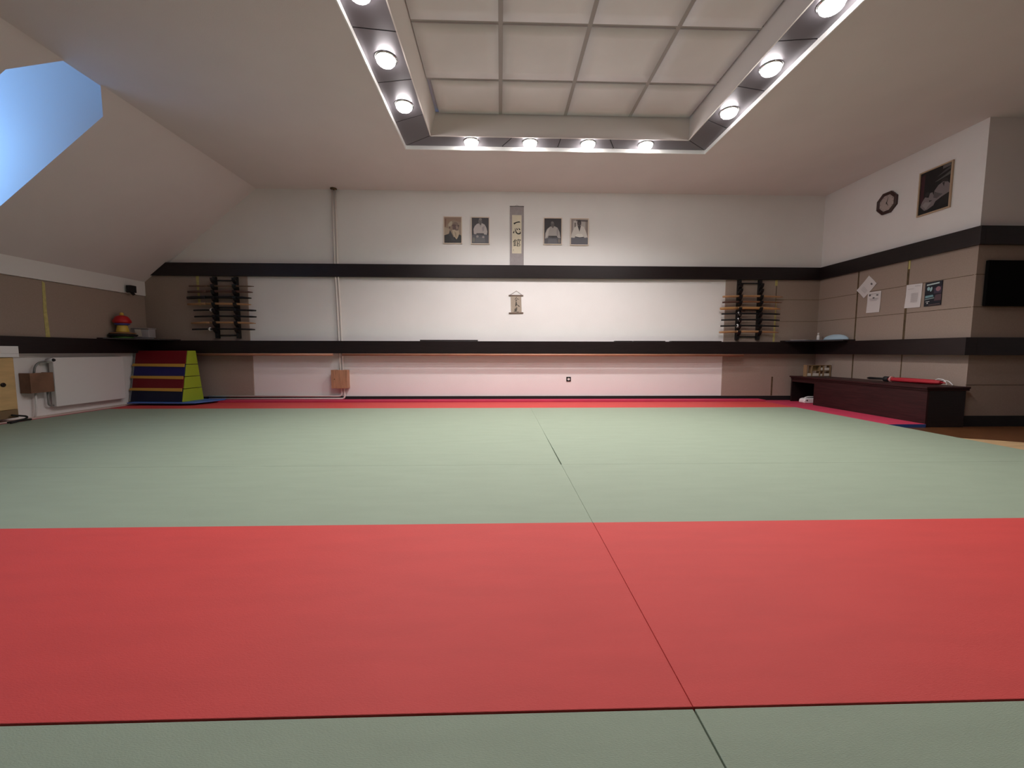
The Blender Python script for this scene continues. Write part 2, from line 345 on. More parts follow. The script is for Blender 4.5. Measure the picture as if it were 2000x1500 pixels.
# far green field: a gap that narrows towards the wall
Y2 = ya+2; Y3 = 5.80
for sx, lab, ga, gb in ((-1, 'green mat of the far green field, left of the open black seam', .005, .0008), (1, 'green mat of the far green field, right of the open black seam', .005, .0008)):
    xa = XGL if sx < 0 else XGR
    p = [(xa, Y2), (xsm+sx*ga, Y2), (xsm+sx*gb, Y2+1.3), (xsm+sx*.0006, Y3), (xa, Y3)]
    tag(MB().prism(p if sx < 0 else p[::-1], FL, 0, 'Z').build('judo_mat', greenvinyl), lab, 'mat', gg)
mat_box(XGL, 4.39, Y3+.001, 6.47, 0, redvinyl, 'long red mat strip in front of the back wall, behind the green field', rr)
mat_box(XGL-.06, XGL-.001, -3.2, 6.47, -.002, pinkfoam, 'narrow dark pinkish-red mat strip along the left wall beside the green mats', rr)
mat_box(-5.2, 4.39, 6.475, D-.026, .028, pinkfoam, 'thin pinkish foam strip laid against the baseboard of the back wall', 'pinkish foam edging', 'foam_strip')
mat_box(4.392, XR-.03, Y3+.25, D-.026, .0, pinkfoam, 'pinkish-red foam mat in the right corner under the white device', 'pinkish foam edging', 'foam_mat', side=bluefoam)
mat_box(4.392, 4.848, 4.385, Y3+.249, .0, pinkfoam, 'pinkish-red foam mat along the foot of the dark bench, blue underneath', 'pinkish foam edging', 'foam_mat', side=bluefoam)
tag(MB().prism([(4.40, 3.80), (4.75, 3.64), (5.9, 2.86), (5.9, -3.2), (4.40, -3.2)], FL, FL+.018, 'Z').build('plywood_sheet', palewood, bevel=.002),
    'pale wooden board on the brown floor at the right edge of the mats', 'board')

# ---------------------------------------------------------------- pipes and wood on the back wall
pm = mat('white_pipe_paint', lin(.78, .72, .68), .35)
def bend(pts, r=.07, n=6):
    out_ = [Vector(pts[0])]
    for i in range(1, len(pts)-1):
        p = Vector(pts[i]); a = (Vector(pts[i-1])-p).normalized(); b = (Vector(pts[i+1])-p).normalized()
        for k in range(n+1):
            t = k/n; q0 = p+a*r; q2 = p+b*r; out_.append(q0*(1-t)**2+p*2*t*(1-t)+q2*t*t)
    out_.append(Vector(pts[-1])); return out_
YQ = D-.032
def pipe(dx, zlow, label):
    m = MB(); m.tube(bend([(-2.635+dx, YQ-.0, ZC-.02), (-2.635+dx, YQ, B1[1]-.01), (-2.615+dx, YQ, 1.5), (-2.595+dx, YQ-.005, .3), (-2.580+dx, YQ-.01, zlow), (-4.75, YQ-.012, zlow)], .055), .0135, 12)
    return tag(m.build('heating_pipe', pm), label, 'pipe', 'pair of heating pipes on the back wall')
pipe(-.022, .083, 'left pipe of the white pair, running horizontally just above the baseboard')
pipe(.022, .040, 'right pipe of the white pair, running horizontally lowest over the mats')
tag(MB().lathe([(.05, 0), (.05, -.012), (.03, -.02)], -2.635, YQ-.01, ZC, 20).build('pipe_collar', glue), 'small brown collar where the heating pipes enter the ceiling', 'pipe collar')
b = empty('valve_cover_box', (-2.615, D, .215)); tag(b, 'square plywood box covering the pipes low on the back wall', 'box')
MB().box(-.128, .128, -.115, -.10, 0, .30).build('front_board', pinewood, b, .002)
MB().box(-.128, -.113, -.10, 0, 0, .30).build('side_board', pinewood, b, .002); MB().box(.113, .128, -.10, 0, 0, .30).build('side_board', pinewood, b, .002)
MB().box(-.113, -.06, -.10, 0, .285, .30).build('top_board', pinewood, b, .001); MB().box(.06, .113, -.10, 0, .285, .30).build('top_board', pinewood, b, .001)
MB().lathe([(.008, 0), (.008, -.003)], -.075, -.115, .15, 10, 'Y').build('knot_hole', glue, b)
rodm = mat('varnished_beech', lin(.50, .23, .14), .35, var=.25, vscale=3, stretch=(1, 8, 8))
tag(MB().tube([(-5.0, D-.143, .764), (-2.69, D-.143, .764)], .019, 12).build('wooden_pole', rodm), 'round wooden pole fixed under the shelf, the short one left of the pipes', 'pole', 'poles under the shelf')
tag(MB().tube([(-2.54, D-.143, .764), (4.03, D-.143, .763)], .019, 12).build('wooden_pole', rodm), 'long round wooden pole fixed under the shelf, right of the pipes', 'pole', 'poles under the shelf')
# wall socket
s_ = empty('wall_socket', (1.146, D, .358)); tag(s_, 'small black wall socket low on the white back wall', 'socket')
MB().box(-.038, .038, -.010, 0, -.038, .038).build('frame', blackm, s_, .002)
MB().lathe([(.021, 0), (.021, -.005), (.016, -.005), (.014, -.001)], 0, -.010, 0, 20, 'Y').build('socket_insert', whitepaint, s_, label='white round insert')
# dark boards lying on the shelf
for px0, px1, h, lab in ((820, 933, .020, 'long flat dark board lying on the shelf left of the small scroll'), (1202, 1235, .012, 'short dark board on the shelf, leftmost of three to the right of the small scroll'),
                     (1238, 1300, .012, 'dark board on the shelf, middle of three to the right of the small scroll'), (1312, 1410, .012, 'dark board on the shelf, rightmost of three, by the right sword rack')):
    a = at(px0, 665, 'Y', D-.13).x; b_ = at(px1, 665, 'Y', D-.13).x
    tag(MB().box(a, b_, D-.125, D-.03, B2[1], B2[1]+h).build('shelf_board', darkwood, bevel=.002), lab, 'board', 'dark boards lying on the shelf')
# yellow tape over felt seams
tapem = mat('yellowish_tape', lin(.62, .54, .20), .6, var=.25, vscale=25)
def tape(m, lab): return tag(m.build('seam_tape', tapem), lab, 'tape', 'yellow tape over felt seams')
m = MB(); m.prism([(5.225, B2[1]+.0), (5.275, B2[1]), (5.262, 1.3), (5.266, 1.66), (5.236, 1.68), (5.222, 1.3)], XL+.0155, XL+.018, 'X'); tape(m, 'yellow tape strip down the felt of the left wall')
m = MB(); m.prism([(-4.846, 1.55), (-4.806, 1.55), (-4.82, 1.8), (-4.815, B1[0]), (-4.862, B1[0]), (-4.85, 1.75)], D-.0235, D-.0205, 'Y'); tape(m, 'yellow tape strip on the felt behind the left sword rack')
m = MB(); m.prism([(4.590, B2[1]), (4.622, B2[1]), (4.628, 1.4), (4.612, 1.72), (4.600, 1.4)], D-.0235, D-.0205, 'Y'); tape(m, 'long yellow tape strip on the felt behind the right sword rack')
m = MB(); m.prism([(4.582, 1.92), (4.622, 1.92), (4.626, B1[0]), (4.584, B1[0])], D-.0235, D-.0205, 'Y'); tape(m, 'short yellow tape piece under the upper beam by the right sword rack')
m = MB(); m.prism([(5.190, 1.90), (5.214, 1.90), (5.214, B1[0]), (5.190, B1[0])], XR-.0245, XR-.0215, 'X'); tape(m, 'short yellow tape piece under the beam between the notices on the right wall')

# ---------------------------------------------------------------- sword racks and swords
slots_z = [1.845+.1*.5, 1.75, 1.655, 1.555, 1.46, 1.36, 1.26, 1.155]
def make_rack(loc, w, tilt, h, zs, label):
    r = empty('sword_rack', loc); tag(r, label, 'sword rack')
    for k, sx in enumerate((-w/2, w/2)):
        prof = [(0, 0), (-.048, 0), (-.050, .03)]
        for z in sorted(zs):
            prof += [(-.050, z-.060), (-.082, z-.038), (-.100, z-.008), (-.102, z+.022), (-.092, z+.022), (-.082, z-.006), (-.046, z-.016), (-.046, z+.010), (-.050, z+.016)]
        prof += [(-.048, h), (0, h)]
        m = MB(); n_ = len(prof)
        vs = [(sx-.025+tilt*(z/h), y, z) for y, z in prof]+[(sx+.025+tilt*(z/h), y, z) for y, z in prof]
        m.add(vs, [tuple(range(n_)), tuple(reversed(range(n_, 2*n_)))]); b0 = 0
        for i in range(n_): j = (i+1) % n_; m.f.append((i, n_+i, n_+j, j)); m.m.append(0); m.sm.append(False)
        m.build('upright', blackm, r)
    for z in (.05, h*.505, h-.055):
        MB().box(-w/2+.02+tilt*z/h, w/2-.02+tilt*z/h, -.024, -.006, z-.010, z+.010).build('crossbar', blackm, r, .002)
    return r
RZ = 1.022
zl = [1.848, 1.758, 1.662, 1.562, 1.468, 1.368, 1.266, 1.166]
zr = [1.728, 1.636, 1.532, 1.448, 1.347, 1.247, 1.147]
make_rack((-4.385, D-.0205, RZ), .335, 0, .975, [z-RZ for z in zl]+[1.95-RZ], 'black wooden sword rack on the felt at the left end of the back wall')
make_rack((4.135, D-.0205, RZ), .35, 0, .985, [z-RZ for z in zr]+[1.83-RZ, 1.92-RZ], 'black wooden sword rack on the felt at the right end of the back wall')
tanw = mat('oak_wood', lin(.50, .27, .13), .45, var=.25, vscale=3, stretch=(1, 10, 10))
redw = mat('reddish_oak', lin(.13, .06, .045), .45, var=.3, vscale=3, stretch=(1, 10, 10))
brw = mat('dull_brown_oak', lin(.17, .10, .065), .5, var=.3, vscale=3, stretch=(1, 10, 10))
def curve_pts(x0, x1, z, sag, n=14, y=0, up=1):
    out_ = []
    for i in range(n+1):
        t = i/n; out_.append((x0+(x1-x0)*t, y, z+up*sag*(1-(2*t-1)**2)-up*sag*.25))
    return out_
def bokken(xa, xb, z, r, m_, label, grp, yo, fl=.75, hand=None, sag=.014):
    r *= 1.25
    n_ = 14; pts = curve_pts(xa, xb, z, sag); rs = [r*(1 if i < n_*.75 else 1-.35*(i/n_-.75)/.25) for i in range(n_+1)]; rs[-1] = r*.35; rs[0] = r*.9
    root = empty('wooden_sword', (0, yo, 0)); tag(root, label, 'wooden sword', grp)
    cut = 4
    MB().tube(pts[cut:], rs[cut:], 10, flat=fl).build('blade', m_, root)
    MB().tube(pts[:cut+1], [q*1.04 for q in rs[:cut+1]], 10, flat=.9).build('grip', hand or m_, root, label='black grip' if hand else None)
    return root
def katana(xa, xb, z, r, label, grp, yo, guard=True):
    r *= 1.2
    pts = curve_pts(xa, xb, z, .008); root = empty('sheathed_sword', (0, yo, 0)); tag(root, label, 'sword', grp)
    cut = 4
    MB().tube(pts[cut:], [r]*(len(pts)-cut-1)+[r*.7], 10, flat=.7).build('scabbard', blackm, root)
    MB().tube(pts[:cut+1], [r*.95]*(cut+1), 10, flat=.8).build('grip', blackmat, root)
    g_ = Vector(pts[cut])
    if guard: MB().lathe([(.010, -.004), (.030, -.003), (.030, .003), (.010, .004)], g_.x, g_.y, g_.z, 18, 'X').build('guard', whitepaint, root, label='pale guard')
    if guard: MB().tube([(g_.x+.01, g_.y-.016, g_.z+.012), (g_.x-.012, g_.y-.03, g_.z), (g_.x+.012, g_.y-.026, g_.z-.03)], .004, 6).build('cord', whitepaint, root)
    return root
yo = D-.0205-.064
gL = 'swords on the left rack'; gR = 'swords on the right rack'
X = lambda px, y=yo: at(px, 600, 'Y', y).x
bokken(X(372), X(498), 1.845, .011, brw, 'thin dull brown wooden staff, topmost on the left sword rack', gL, yo, sag=.004)
bokken(X(369), X(495), 1.755, .016, redw, 'reddish brown wooden sword, second from the top on the left rack', gL, yo)
bokken(X(367), X(492), 1.662, .019, blackm, 'thick black wooden sword, third from the top on the left rack', gL, yo)
bokken(X(367), X(491), 1.560, .014, tanw, 'tan wooden sword above the middle crossbar of the left rack', gL, yo)
katana(X(378), X(500), 1.466, .0125, 'black sheathed sword with pale guard just below the middle crossbar of the left rack', gL, yo)
katana(X(379), X(500), 1.366, .0125, 'black sheathed sword without visible guard, sixth on the left rack', gL, yo, False)
bokken(X(372), X(498), 1.264, .014, tanw, 'tan wooden sword between two black ones low on the left rack', gL, yo)
katana(X(373), X(496), 1.164, .0115, 'black sheathed sword with pale guard, lowest on the left rack', gL, yo)
bokken(X(1411), X(1528), 1.728, .014, tanw, 'tan wooden sword, topmost on the right sword rack', gR, yo)
bokken(X(1411), X(1526), 1.636, .013, mat('brown_oak', lin(.24, .11, .055), .45), 'brown wooden sword with black grip, second on the right rack', gR, yo, hand=redw)
bokken(X(1407), X(1524), 1.533, .018, mat('golden_oak', lin(.56, .30, .12), .45, var=.2, vscale=3, stretch=(1, 10, 10)), 'thick golden wooden sword above the middle crossbar of the right rack', gR, yo)
katana(X(1410), X(1524), 1.446, .0115, 'black sheathed sword, upper of the three black ones on the right rack', gR, yo)
katana(X(1410), X(1524), 1.346, .0115, 'black sheathed sword, middle of the three black ones on the right rack', gR, yo)
katana(X(1409), X(1523), 1.247, .0115, 'black sheathed sword, lower of the three black ones on the right rack', gR, yo)
bokken(X(1407), X(1523), 1.146, .014, tanw, 'tan wooden sword, lowest on the right sword rack', gR, yo)

# ---------------------------------------------------------------- scrolls
def ribbon(m, pts, ws, y, mi, th=.0006, sub=6):
    'brush stroke in the x-z plane, facing -y'
    P = [Vector((p[0], p[1])) for p in pts]; Q = []; Wd = []
    n_ = len(P)
    for i in range(n_-1):
        p0 = P[max(i-1, 0)]; p1 = P[i]; p2 = P[i+1]; p3 = P[min(i+2, n_-1)]
        for k in range(sub):
            t = k/sub; Q.append(.5*((2*p1)+(-p0+p2)*t+(2*p0-5*p1+4*p2-p3)*t*t+(-p0+3*p1-3*p2+p3)*t**3)); Wd.append(ws[i]+(ws[i+1]-ws[i])*t)
    Q.append(P[-1]); Wd.append(ws[-1]); vs = []
    for i, q in enumerate(Q):
        d = (Q[min(i+1, len(Q)-1)]-Q[max(i-1, 0)])
        d = d.normalized() if d.length > 1e-9 else Vector((1, 0)); nn = Vector((-d.y, d.x))*Wd[i]/2
        vs += [(q.x+nn.x, y, q.y+nn.y), (q.x-nn.x, y, q.y-nn.y)]
    m.add(vs, [(2*i, 2*i+1, 2*i+3, 2*i+2) for i in range(len(Q)-1)], mi)
def glyph(m, strokes, cx, cz, s, y, mi, wmul=1):
    for st_ in strokes:
        pts = [(cx+(u-.5)*s, cz+(v-.5)*s) for u, v, w_ in st_]; ribbon(m, pts, [w_*s*wmul for _, _, w_ in st_], y, mi)
ICHI = [[(.04, .36, .20), (.12, .40, .19), (.35, .52, .13), (.62, .60, .13), (.84, .62, .15), (.97, .55, .03)]]
SHIN = [[(.14, .58, .03), (.10, .42, .12), (.02, .24, .13)], [(.24, .92, .03), (.33, .62, .10), (.42, .36, .13), (.60, .20, .14), (.80, .18, .16), (.98, .26, .14), (.92, .52, .03)],
        [(.46, .92, .04), (.56, .74, .13), (.58, .66, .05)], [(.74, .94, .04), (.88, .76, .14), (.95, .66, .05)]]
KAN = [[(.34, .98, .05), (.20, .78, .09), (.02, .60, .04)], [(.26, .88, .05), (.36, .78, .08), (.44, .72, .05)], [(.14, .66, .06), (.36, .68, .06)], [(.16, .66, .06), (.17, .12, .08)],
       [(.14, .52, .05), (.36, .53, .05)], [(.36, .68, .06), (.36, .40, .06)], [(.15, .40, .05), (.37, .40, .05)], [(.12, .10, .08), (.26, .18, .07), (.32, .26, .04)], [(.28, .34, .06), (.42, .14, .10)],
       [(.72, 1.02, .07), (.74, .90, .06)], [(.50, .88, .05), (.48, .74, .08)], [(.50, .86, .06), (.98, .90, .08), (.92, .76, .05)], [(.60, .72, .06), (.59, .06, .09)],
       [(.60, .72, .05), (.86, .73, .06), (.85, .50, .06)], [(.60, .50, .05), (.86, .50, .05)], [(.60, .34, .05), (.90, .36, .07), (.88, .10, .07)], [(.60, .10, .05), (.88, .11, .05)]]
AI = [[(.54, 1.0, .05), (.34, .66, .09), (.05, .42, .03)], [(.56, .70, .05), (.74, .56, .09), (.98, .50, .05)], [(.30, .40, .05), (.46, .46, .06), (.50, .26, .09), (.28, .12, .05)], [(.30, .30, .05), (.32, .10, .05)], [(.30, .12, .05), (.50, .14, .05)]]
KI = [[(.34, 1.0, .05), (.36, .78, .13), (.30, .52, .08)], [(.24, .70, .05), (.54, .76, .06)], [(.44, .62, .12), (.34, .30, .16), (.30, .08, .10)], [(.50, .40, .06), (.74, .24, .10), (1.0, .04, .12)], [(.20, .44, .05), (.60, .52, .05)]]
DO = [[(.14, .60, .05), (.22, .40, .07), (.18, .14, .07), (.02, .06, .05)], [(.44, .74, .08), (.40, .40, .15), (.42, .12, .14)], [(.40, .70, .05), (.62, .80, .07), (.56, .20, .08)], [(.36, .56, .04), (.58, .60, .04)], [(.36, .40, .04), (.58, .42, .04)],
      [(.10, .10, .05), (.40, .06, .06), (.74, -.02, .08), (1.0, .0, .05)]]
SEAL = [[(.2, .8, .12), (.5, .6, .1), (.3, .3, .1)], [(.5, .9, .08), (.6, .2, .1)], [(.1, .1, .08), (.8, .0, .1)]]
fab = mat('grey_violet_brocade', lin(.38, .335, .34), .8, bump=.3, bscale=300, var=.1, vscale=40)
paper = mat('cream_paper', lin(.74, .66, .52), .8, var=.05, vscale=10)
s1 = empty('hanging_scroll', (.270, D, 2.207)); tag(s1, 'tall grey hanging scroll with three large black characters, between the portraits', 'scroll')
MB().box(-.113, .113, -.008, -.004, .012, .948).build('mounting', fab, s1)
m = MB(); m.box(-.077, .077, -.0095, -.0082, .205, .812, 0)
glyph(m, ICHI, .002, .690, .112, -.0099, 1, 1.15); glyph(m, SHIN, .0, .556, .118, -.0099, 1, 1.15); glyph(m, KAN, -.002, .372, .125, -.0099, 1, 1.05); glyph(m, SEAL, -.052, .260, .035, -.0099, 1, .6)
m.build('paper', [paper, ink], s1, fix=False, label='cream paper with black brush characters')
MB().tube([(-.128, -.014, .008), (.128, -.014, .008)], .010, 10).build('bottom_rod', darkwood, s1)
MB().tube([(-.115, -.006, .95), (.115, -.006, .95)], .005, 8).build('top_rod', darkwood, s1)
MB().tube([(-.03, -.006, .953), (0, -.006, .972), (.03, -.006, .953)], .002, 6).build('cord', fab, s1)
linen = mat('beige_linen', lin(.44, .36, .29), .85, bump=.5, bscale=250, var=.15, vscale=60)
rodc = mat('brown_rod', lin(.20, .135, .10), .5)
s2 = empty('hanging_scroll', (.262, D, 1.447)); tag(s2, 'small beige hanging scroll with black brush writing on a cord, between the two beams', 'scroll')
m = MB(); m.prism([(-.084, .015), (.090, .015), (.082, .285), (-.090, .285)], -.008, -.005, 'Y', 0)
glyph(m, AI, .006, .228, .078, -.0086, 1, 1.3); glyph(m, KI, .012, .150, .088, -.0086, 1, 1.2); glyph(m, DO, .002, .066, .088, -.0086, 1, 1.2)
m.build('cloth', [linen, ink], s2, fix=False, label='beige cloth with black characters')
MB().tube([(-.120, -.010, .004), (.118, -.010, .009)], .009, 10).build('bottom_rod', rodc, s2)
MB().tube([(-.122, -.010, .290), (.116, -.010, .290)], .008, 10).build('top_rod', rodc, s2)
MB().tube([(-.105, -.009, .297), (.006, -.006, .366), (.098, -.009, .297)], .0022, 6).build('cord', rodc, s2)

# ---------------------------------------------------------------- portraits and posters
def ell(cx, cz, a, b, n=22, r=0):
    out_ = []
    for i in range(n):
        t = 2*math.pi*i/n; u, v = a*math.cos(t), b*math.sin(t); out_.append((cx+u*math.cos(r)-v*math.sin(r), cz+u*math.sin(r)+v*math.cos(r)))
    return out_
def flat_mat(col): return mat('print_%d_%d_%d' % tuple(int(v) for v in col), c(*col), .45)
def picture(name, root, w, h, fr, layers, framem, bg, fth=.018, pname='photograph'):
    'layers: (colour, [(u,v) in 0..1 of the picture])'
    m = MB(); cols = []; iw, ih = w-2*fr, h-2*fr
    def mi(col):
        if col not in cols: cols.append(col)
        return cols.index(col)
    m.box(fr-w/2, w/2-fr, -.010, -.004, fr, h-fr, mi(bg))
    for i, (col, poly) in enumerate(layers):
        y = -.0104-.00035*i
        pl = [(-iw/2+min(1, max(0, u))*iw, fr+min(1, max(0, v))*ih) for u, v in poly]
        m.add([(x, y, z) for x, z in pl], [tuple(range(len(pl)))], mi(col))
    m.build(pname, [flat_mat(q) for q in cols], root, fix=False)
    if framem:
        m = MB()
        m.prism([(-w/2, 0), (w/2, 0), (w/2-fr, fr), (-w/2+fr, fr)], -fth, -.002, 'Y'); m.prism([(-w/2, h), (w/2, h), (w/2-fr, h-fr), (-w/2+fr, h-fr)], -fth, -.002, 'Y')
        m.prism([(-w/2, 0), (-w/2+fr, fr), (-w/2+fr, h-fr), (-w/2, h)], -fth, -.002, 'Y'); m.prism([(w/2, 0), (w/2-fr, fr), (w/2-fr, h-fr), (w/2, h)], -fth, -.002, 'Y')
        m.build('frame', framem, root)
frm = mat('pale_frame', lin(.72, .60, .50), .4)
gp = 'framed portraits beside the tall scroll'
P = empty('framed_portrait', (-.765, D, 2.556)); tag(P, 'sepia portrait of an old person with long white beard, leftmost of four', 'picture', gp)
L1 = [((150, 122, 104), [(0, .62), (0, 1), (1, 1), (1, .80), (.5, .9)]), ((122, 84, 70), [(.06, .62), (.10, .62), (.12, .93), (.05, .95)]),
      ((176, 158, 138), [(0, .30), (.28, .34), (.30, .55), (0, .62)]),
      ((44, 44, 44), [(0, 0), (1, 0), (1, .30), (.86, .34), (.55, .22), (.34, .50), (.27, .36), (0, .30)]), ((60, 58, 58), [(.36, .46), (.27, .30), (.42, .12), (.62, .10), (.5, .3)]), ((30, 24, 24), [(0, 0), (1, 0), (1, .05), (0, .05)]),
      ((150, 130, 114), ell(.54, .66, .24, .21)), ((128, 106, 96), ell(.66, .64, .20, .18)), ((186, 172, 150), ell(.36, .74, .14, .08, r=.7)), ((96, 72, 70), ell(.58, .68, .12, .045)), ((84, 62, 62), ell(.83, .67, .05, .03)),
      ((100, 78, 74), ell(.60, .58, .10, .06)), ((170, 146, 132), ell(.75, .60, .035, .06)), ((90, 66, 64), ell(.32, .60, .03, .05)),
      ((196, 178, 152), [(.46, .50), (.62, .52), (.86, .50), (.88, .36), (.80, .22), (.72, .14), (.62, .22), (.52, .32)]), ((120, 98, 92), ell(.74, .51, .10, .025)), ((168, 148, 124), [(.60, .44), (.70, .40), (.72, .20), (.64, .26)])]
picture('', P, .298, .428, .012, L1, frm, (158, 136, 118))
P = empty('framed_portrait', (-.322, D, 2.552)); tag(P, 'portrait of a seated person in white jacket, fists on dark skirt, left of scroll', 'picture', gp)
L2 = [((84, 84, 90), [(0, 0), (1, 0), (1, .30), (.86, .36), (.14, .36), (0, .32)]), ((104, 102, 106), [(.2, .04), (.8, .04), (.75, .26), (.25, .26)]), ((120, 116, 108), ell(.12, .14, .07, .10)),
      ((190, 180, 178), [(.12, .37), (.10, .56), (.18, .68), (.30, .76), (.44, .79), (.60, .79), (.76, .74), (.86, .62), (.92, .46), (.88, .34), (.72, .36), (.70, .40), (.28, .40), (.26, .36)]),
      ((160, 150, 150), [(.60, .62), (.76, .70), (.72, .50), (.64, .46)]), ((170, 162, 160), [(.42, .78), (.50, .62), (.60, .78), (.54, .74)]), ((62, 58, 60), [(.28, .40), (.70, .38), (.70, .33), (.27, .36)]),
      ((106, 98, 96), ell(.50, .86, .11, .105)), ((128, 120, 116), ell(.51, .94, .09, .05)), ((84, 74, 74), [(.44, .78), (.58, .78), (.53, .70)]), ((74, 64, 64), ell(.46, .88, .025, .012)), ((74, 64, 64), ell(.56, .88, .025, .012)), ((76, 66, 64), ell(.51, .81, .04, .01)),
      ((160, 150, 146), ell(.33, .27, .075, .045)), ((176, 166, 162), ell(.68, .25, .07, .04))]
picture('', P, .300, .430, .013, L2, frm, (58, 52, 56))
P = empty('framed_portrait', (.855, D, 2.556)); tag(P, 'dark portrait of a seated person in white jacket, just right of the scroll', 'picture', gp)
L3 = [((88, 86, 92), [(0, 0), (1, 0), (1, .14), (.96, .20), (.7, .26), (.25, .26), (.05, .20), (0, .12)]), ((104, 102, 108), [(.2, .02), (.8, .02), (.72, .2), (.25, .2)]),
      ((170, 162, 158), [(.04, .20), (.06, .42), (.16, .58), (.34, .68), (.60, .70), (.78, .64), (.90, .48), (.96, .22), (.80, .24), (.74, .32), (.26, .32), (.22, .24)]),
      ((196, 188, 184), [(.08, .40), (.18, .56), (.34, .66), (.26, .50), (.24, .34), (.1, .24)]), ((150, 142, 140), [(.76, .62), (.84, .50), (.80, .30), (.74, .34), (.72, .52)]), ((66, 62, 66), [(.24, .31), (.50, .27), (.74, .29), (.74, .25), (.50, .235), (.26, .26)]),
      ((90, 84, 82), ell(.48, .78, .105, .10)), ((110, 104, 102), ell(.47, .84, .08, .045)), ((96, 86, 84), [(.40, .70), (.58, .70), (.51, .61)]), ((66, 60, 60), ell(.44, .79, .02, .01)), ((66, 60, 60), ell(.53, .79, .02, .01)), ((66, 58, 58), ell(.49, .735, .035, .008)), ((130, 120, 112), ell(.88, .12, .05, .09))]
picture('', P, .303, .428, .013, L3, frm, (44, 38, 42))
P = empty('framed_portrait', (1.292, D, 2.549)); tag(P, 'portrait of a person in bright white jacket before light background, rightmost of four', 'picture', gp)
L4 = [((150, 136, 132), [(0, .4), (.22, .5), (.22, 1), (0, 1)]), ((190, 182, 178), [(.12, .6), (.34, .66), (.34, .92), (.14, .94)]), ((110, 98, 98), [(.20, .68), (.28, .70), (.28, .86), (.20, .86)]), ((84, 74, 74), [(.30, .92), (.98, .90), (.98, .96), (.30, .97)]), ((176, 168, 164), [(.60, .70), (.82, .66), (.82, .90), (.60, .90)]), ((136, 122, 116), [(.86, .36), (1, .3), (1, .9), (.86, .9)]),
      ((210, 202, 196), [(0, .28), (.04, .42), (.14, .60), (.26, .70), (.40, .74), (.58, .74), (.76, .70), (.88, .52), (.98, .30), (.80, .26), (.76, .32), (.26, .33), (.20, .26)]), ((226, 220, 212), [(.24, .33), (.5, .28), (.74, .31), (.66, .42), (.36, .42)]),
      ((60, 50, 52), ell(.48, .85, .115, .11)), ((60, 50, 52), [(.38, .74), (.58, .74), (.50, .50)]), ((44, 36, 38), ell(.48, .93, .09, .04)), ((84, 72, 72), ell(.48, .83, .06, .05)), ((46, 40, 42), ell(.45, .85, .015, .008)), ((46, 40, 42), ell(.52, .85, .015, .008)),
      ((96, 94, 102), [(0, 0), (1, 0), (1, .27), (.8, .27), (.74, .29), (.50, .265), (.26, .29), (.20, .26), (0, .27)]), ((62, 58, 62), [(.24, .315), (.50, .285), (.76, .30), (.76, .275), (.50, .262), (.25, .29)])]
picture('', P, .303, .430, .013, L4, frm, (164, 150, 144))

# right wall: poster, clock, notices
RZr = -math.pi/2
P = empty('framed_poster', (XR, 4.977, 2.542), RZr); tag(P, 'large framed dark poster of people in white jackets practising, high on the right wall', 'poster')
LP = [((62, 24, 34), [(.02, .26), (.14, .30), (.15, .96), (.02, .92)]), ((100, 96, 96), [(.72, .92), (.96, .93), (.96, 1), (.72, .99)]), ((74, 72, 74), [(.54, .78), (.96, .86), (.96, .92), (.8, .88)]), ((84, 84, 82), [(.48, .68), (.58, .68), (.98, .74), (.98, .82), (.80, .76)]), ((40, 36, 36), ell(.80, .62, .12, .07)),
      ((128, 118, 120), [(.05, .20), (.10, .30), (.20, .40), (.32, .36), (.36, .46), (.44, .46), (.48, .38), (.50, .48), (.62, .58), (.76, .62), (.92, .58), (1, .50), (1, .34), (.74, .28), (.56, .22), (.50, .14), (.30, .08), (.20, .08)]),
      ((40, 34, 36), [(.34, .29), (.46, .27), (.36, .25)]), ((92, 84, 86), [(.50, .46), (.62, .40), (.78, .34), (.60, .28), (.48, .32)]), ((52, 46, 48), [(.74, .60), (.82, .60), (.80, .50)]), ((28, 24, 26), [(.60, .05), (1, .1), (1, .32), (.78, .27)]), ((40, 36, 38), ell(.27, .45, .07, .05)), ((150, 142, 142), [(.12, .22), (.22, .28), (.42, .22), (.26, .10)])]
picture('', P, .385, .545, .016, LP, mat('light_wood_frame', lin(.50, .36, .24), .45), (14, 12, 15), .02, 'print')
ck = empty('wall_clock', (XR, 5.592, 2.876), RZr); tag(ck, 'octagonal dark wooden wall clock high on the right wall', 'clock')
m = MB(); oc = lambda r, t0=math.pi/8: [(r*math.cos(t0+k*math.pi/4), r*math.sin(t0+k*math.pi/4)) for k in range(8)]
o1, o2, i2 = oc(.155), oc(.150), [(.112*math.cos(2*math.pi*k/8+math.pi/8), .112*math.sin(2*math.pi*k/8+math.pi/8)) for k in range(8)]
vs = [(x, 0, z) for x, z in o1]+[(x, -.026, z) for x, z in o1]+[(x*.93, -.034, z*.93) for x, z in o1]+[(x, -.022, z) for x, z in i2]+[(x, 0, z) for x, z in i2]
fs = []
for l in range(4):
    for k in range(8): j = (k+1) % 8; fs.append((l*8+k, l*8+j, l*8+8+j, l*8+8+k))
m.add(vs, fs); m.build('case', mat('clock_wood', lin(.045, .016, .014), .4), ck)
dialm = mat('clock_dial', lin(.46, .38, .36), .35)
m = MB().lathe([(.113, 0), (.113, -.016), (.108, -.018), (.001, -.0181)], seg=40, ax='Y')
for k in range(12):
    a = k*math.pi/6; u = Vector((math.sin(a), math.cos(a))); n_ = Vector((u.y, -u.x)); l0, l1, w_ = .086, .098, .0025
    q = [u*l0+n_*w_, u*l1+n_*w_, u*l1-n_*w_, u*l0-n_*w_]; m.add([(p.x, -.0186, p.y) for p in q], [(0, 1, 2, 3)], 1)
m.build('dial', [dialm, glue], ck, fix=False)
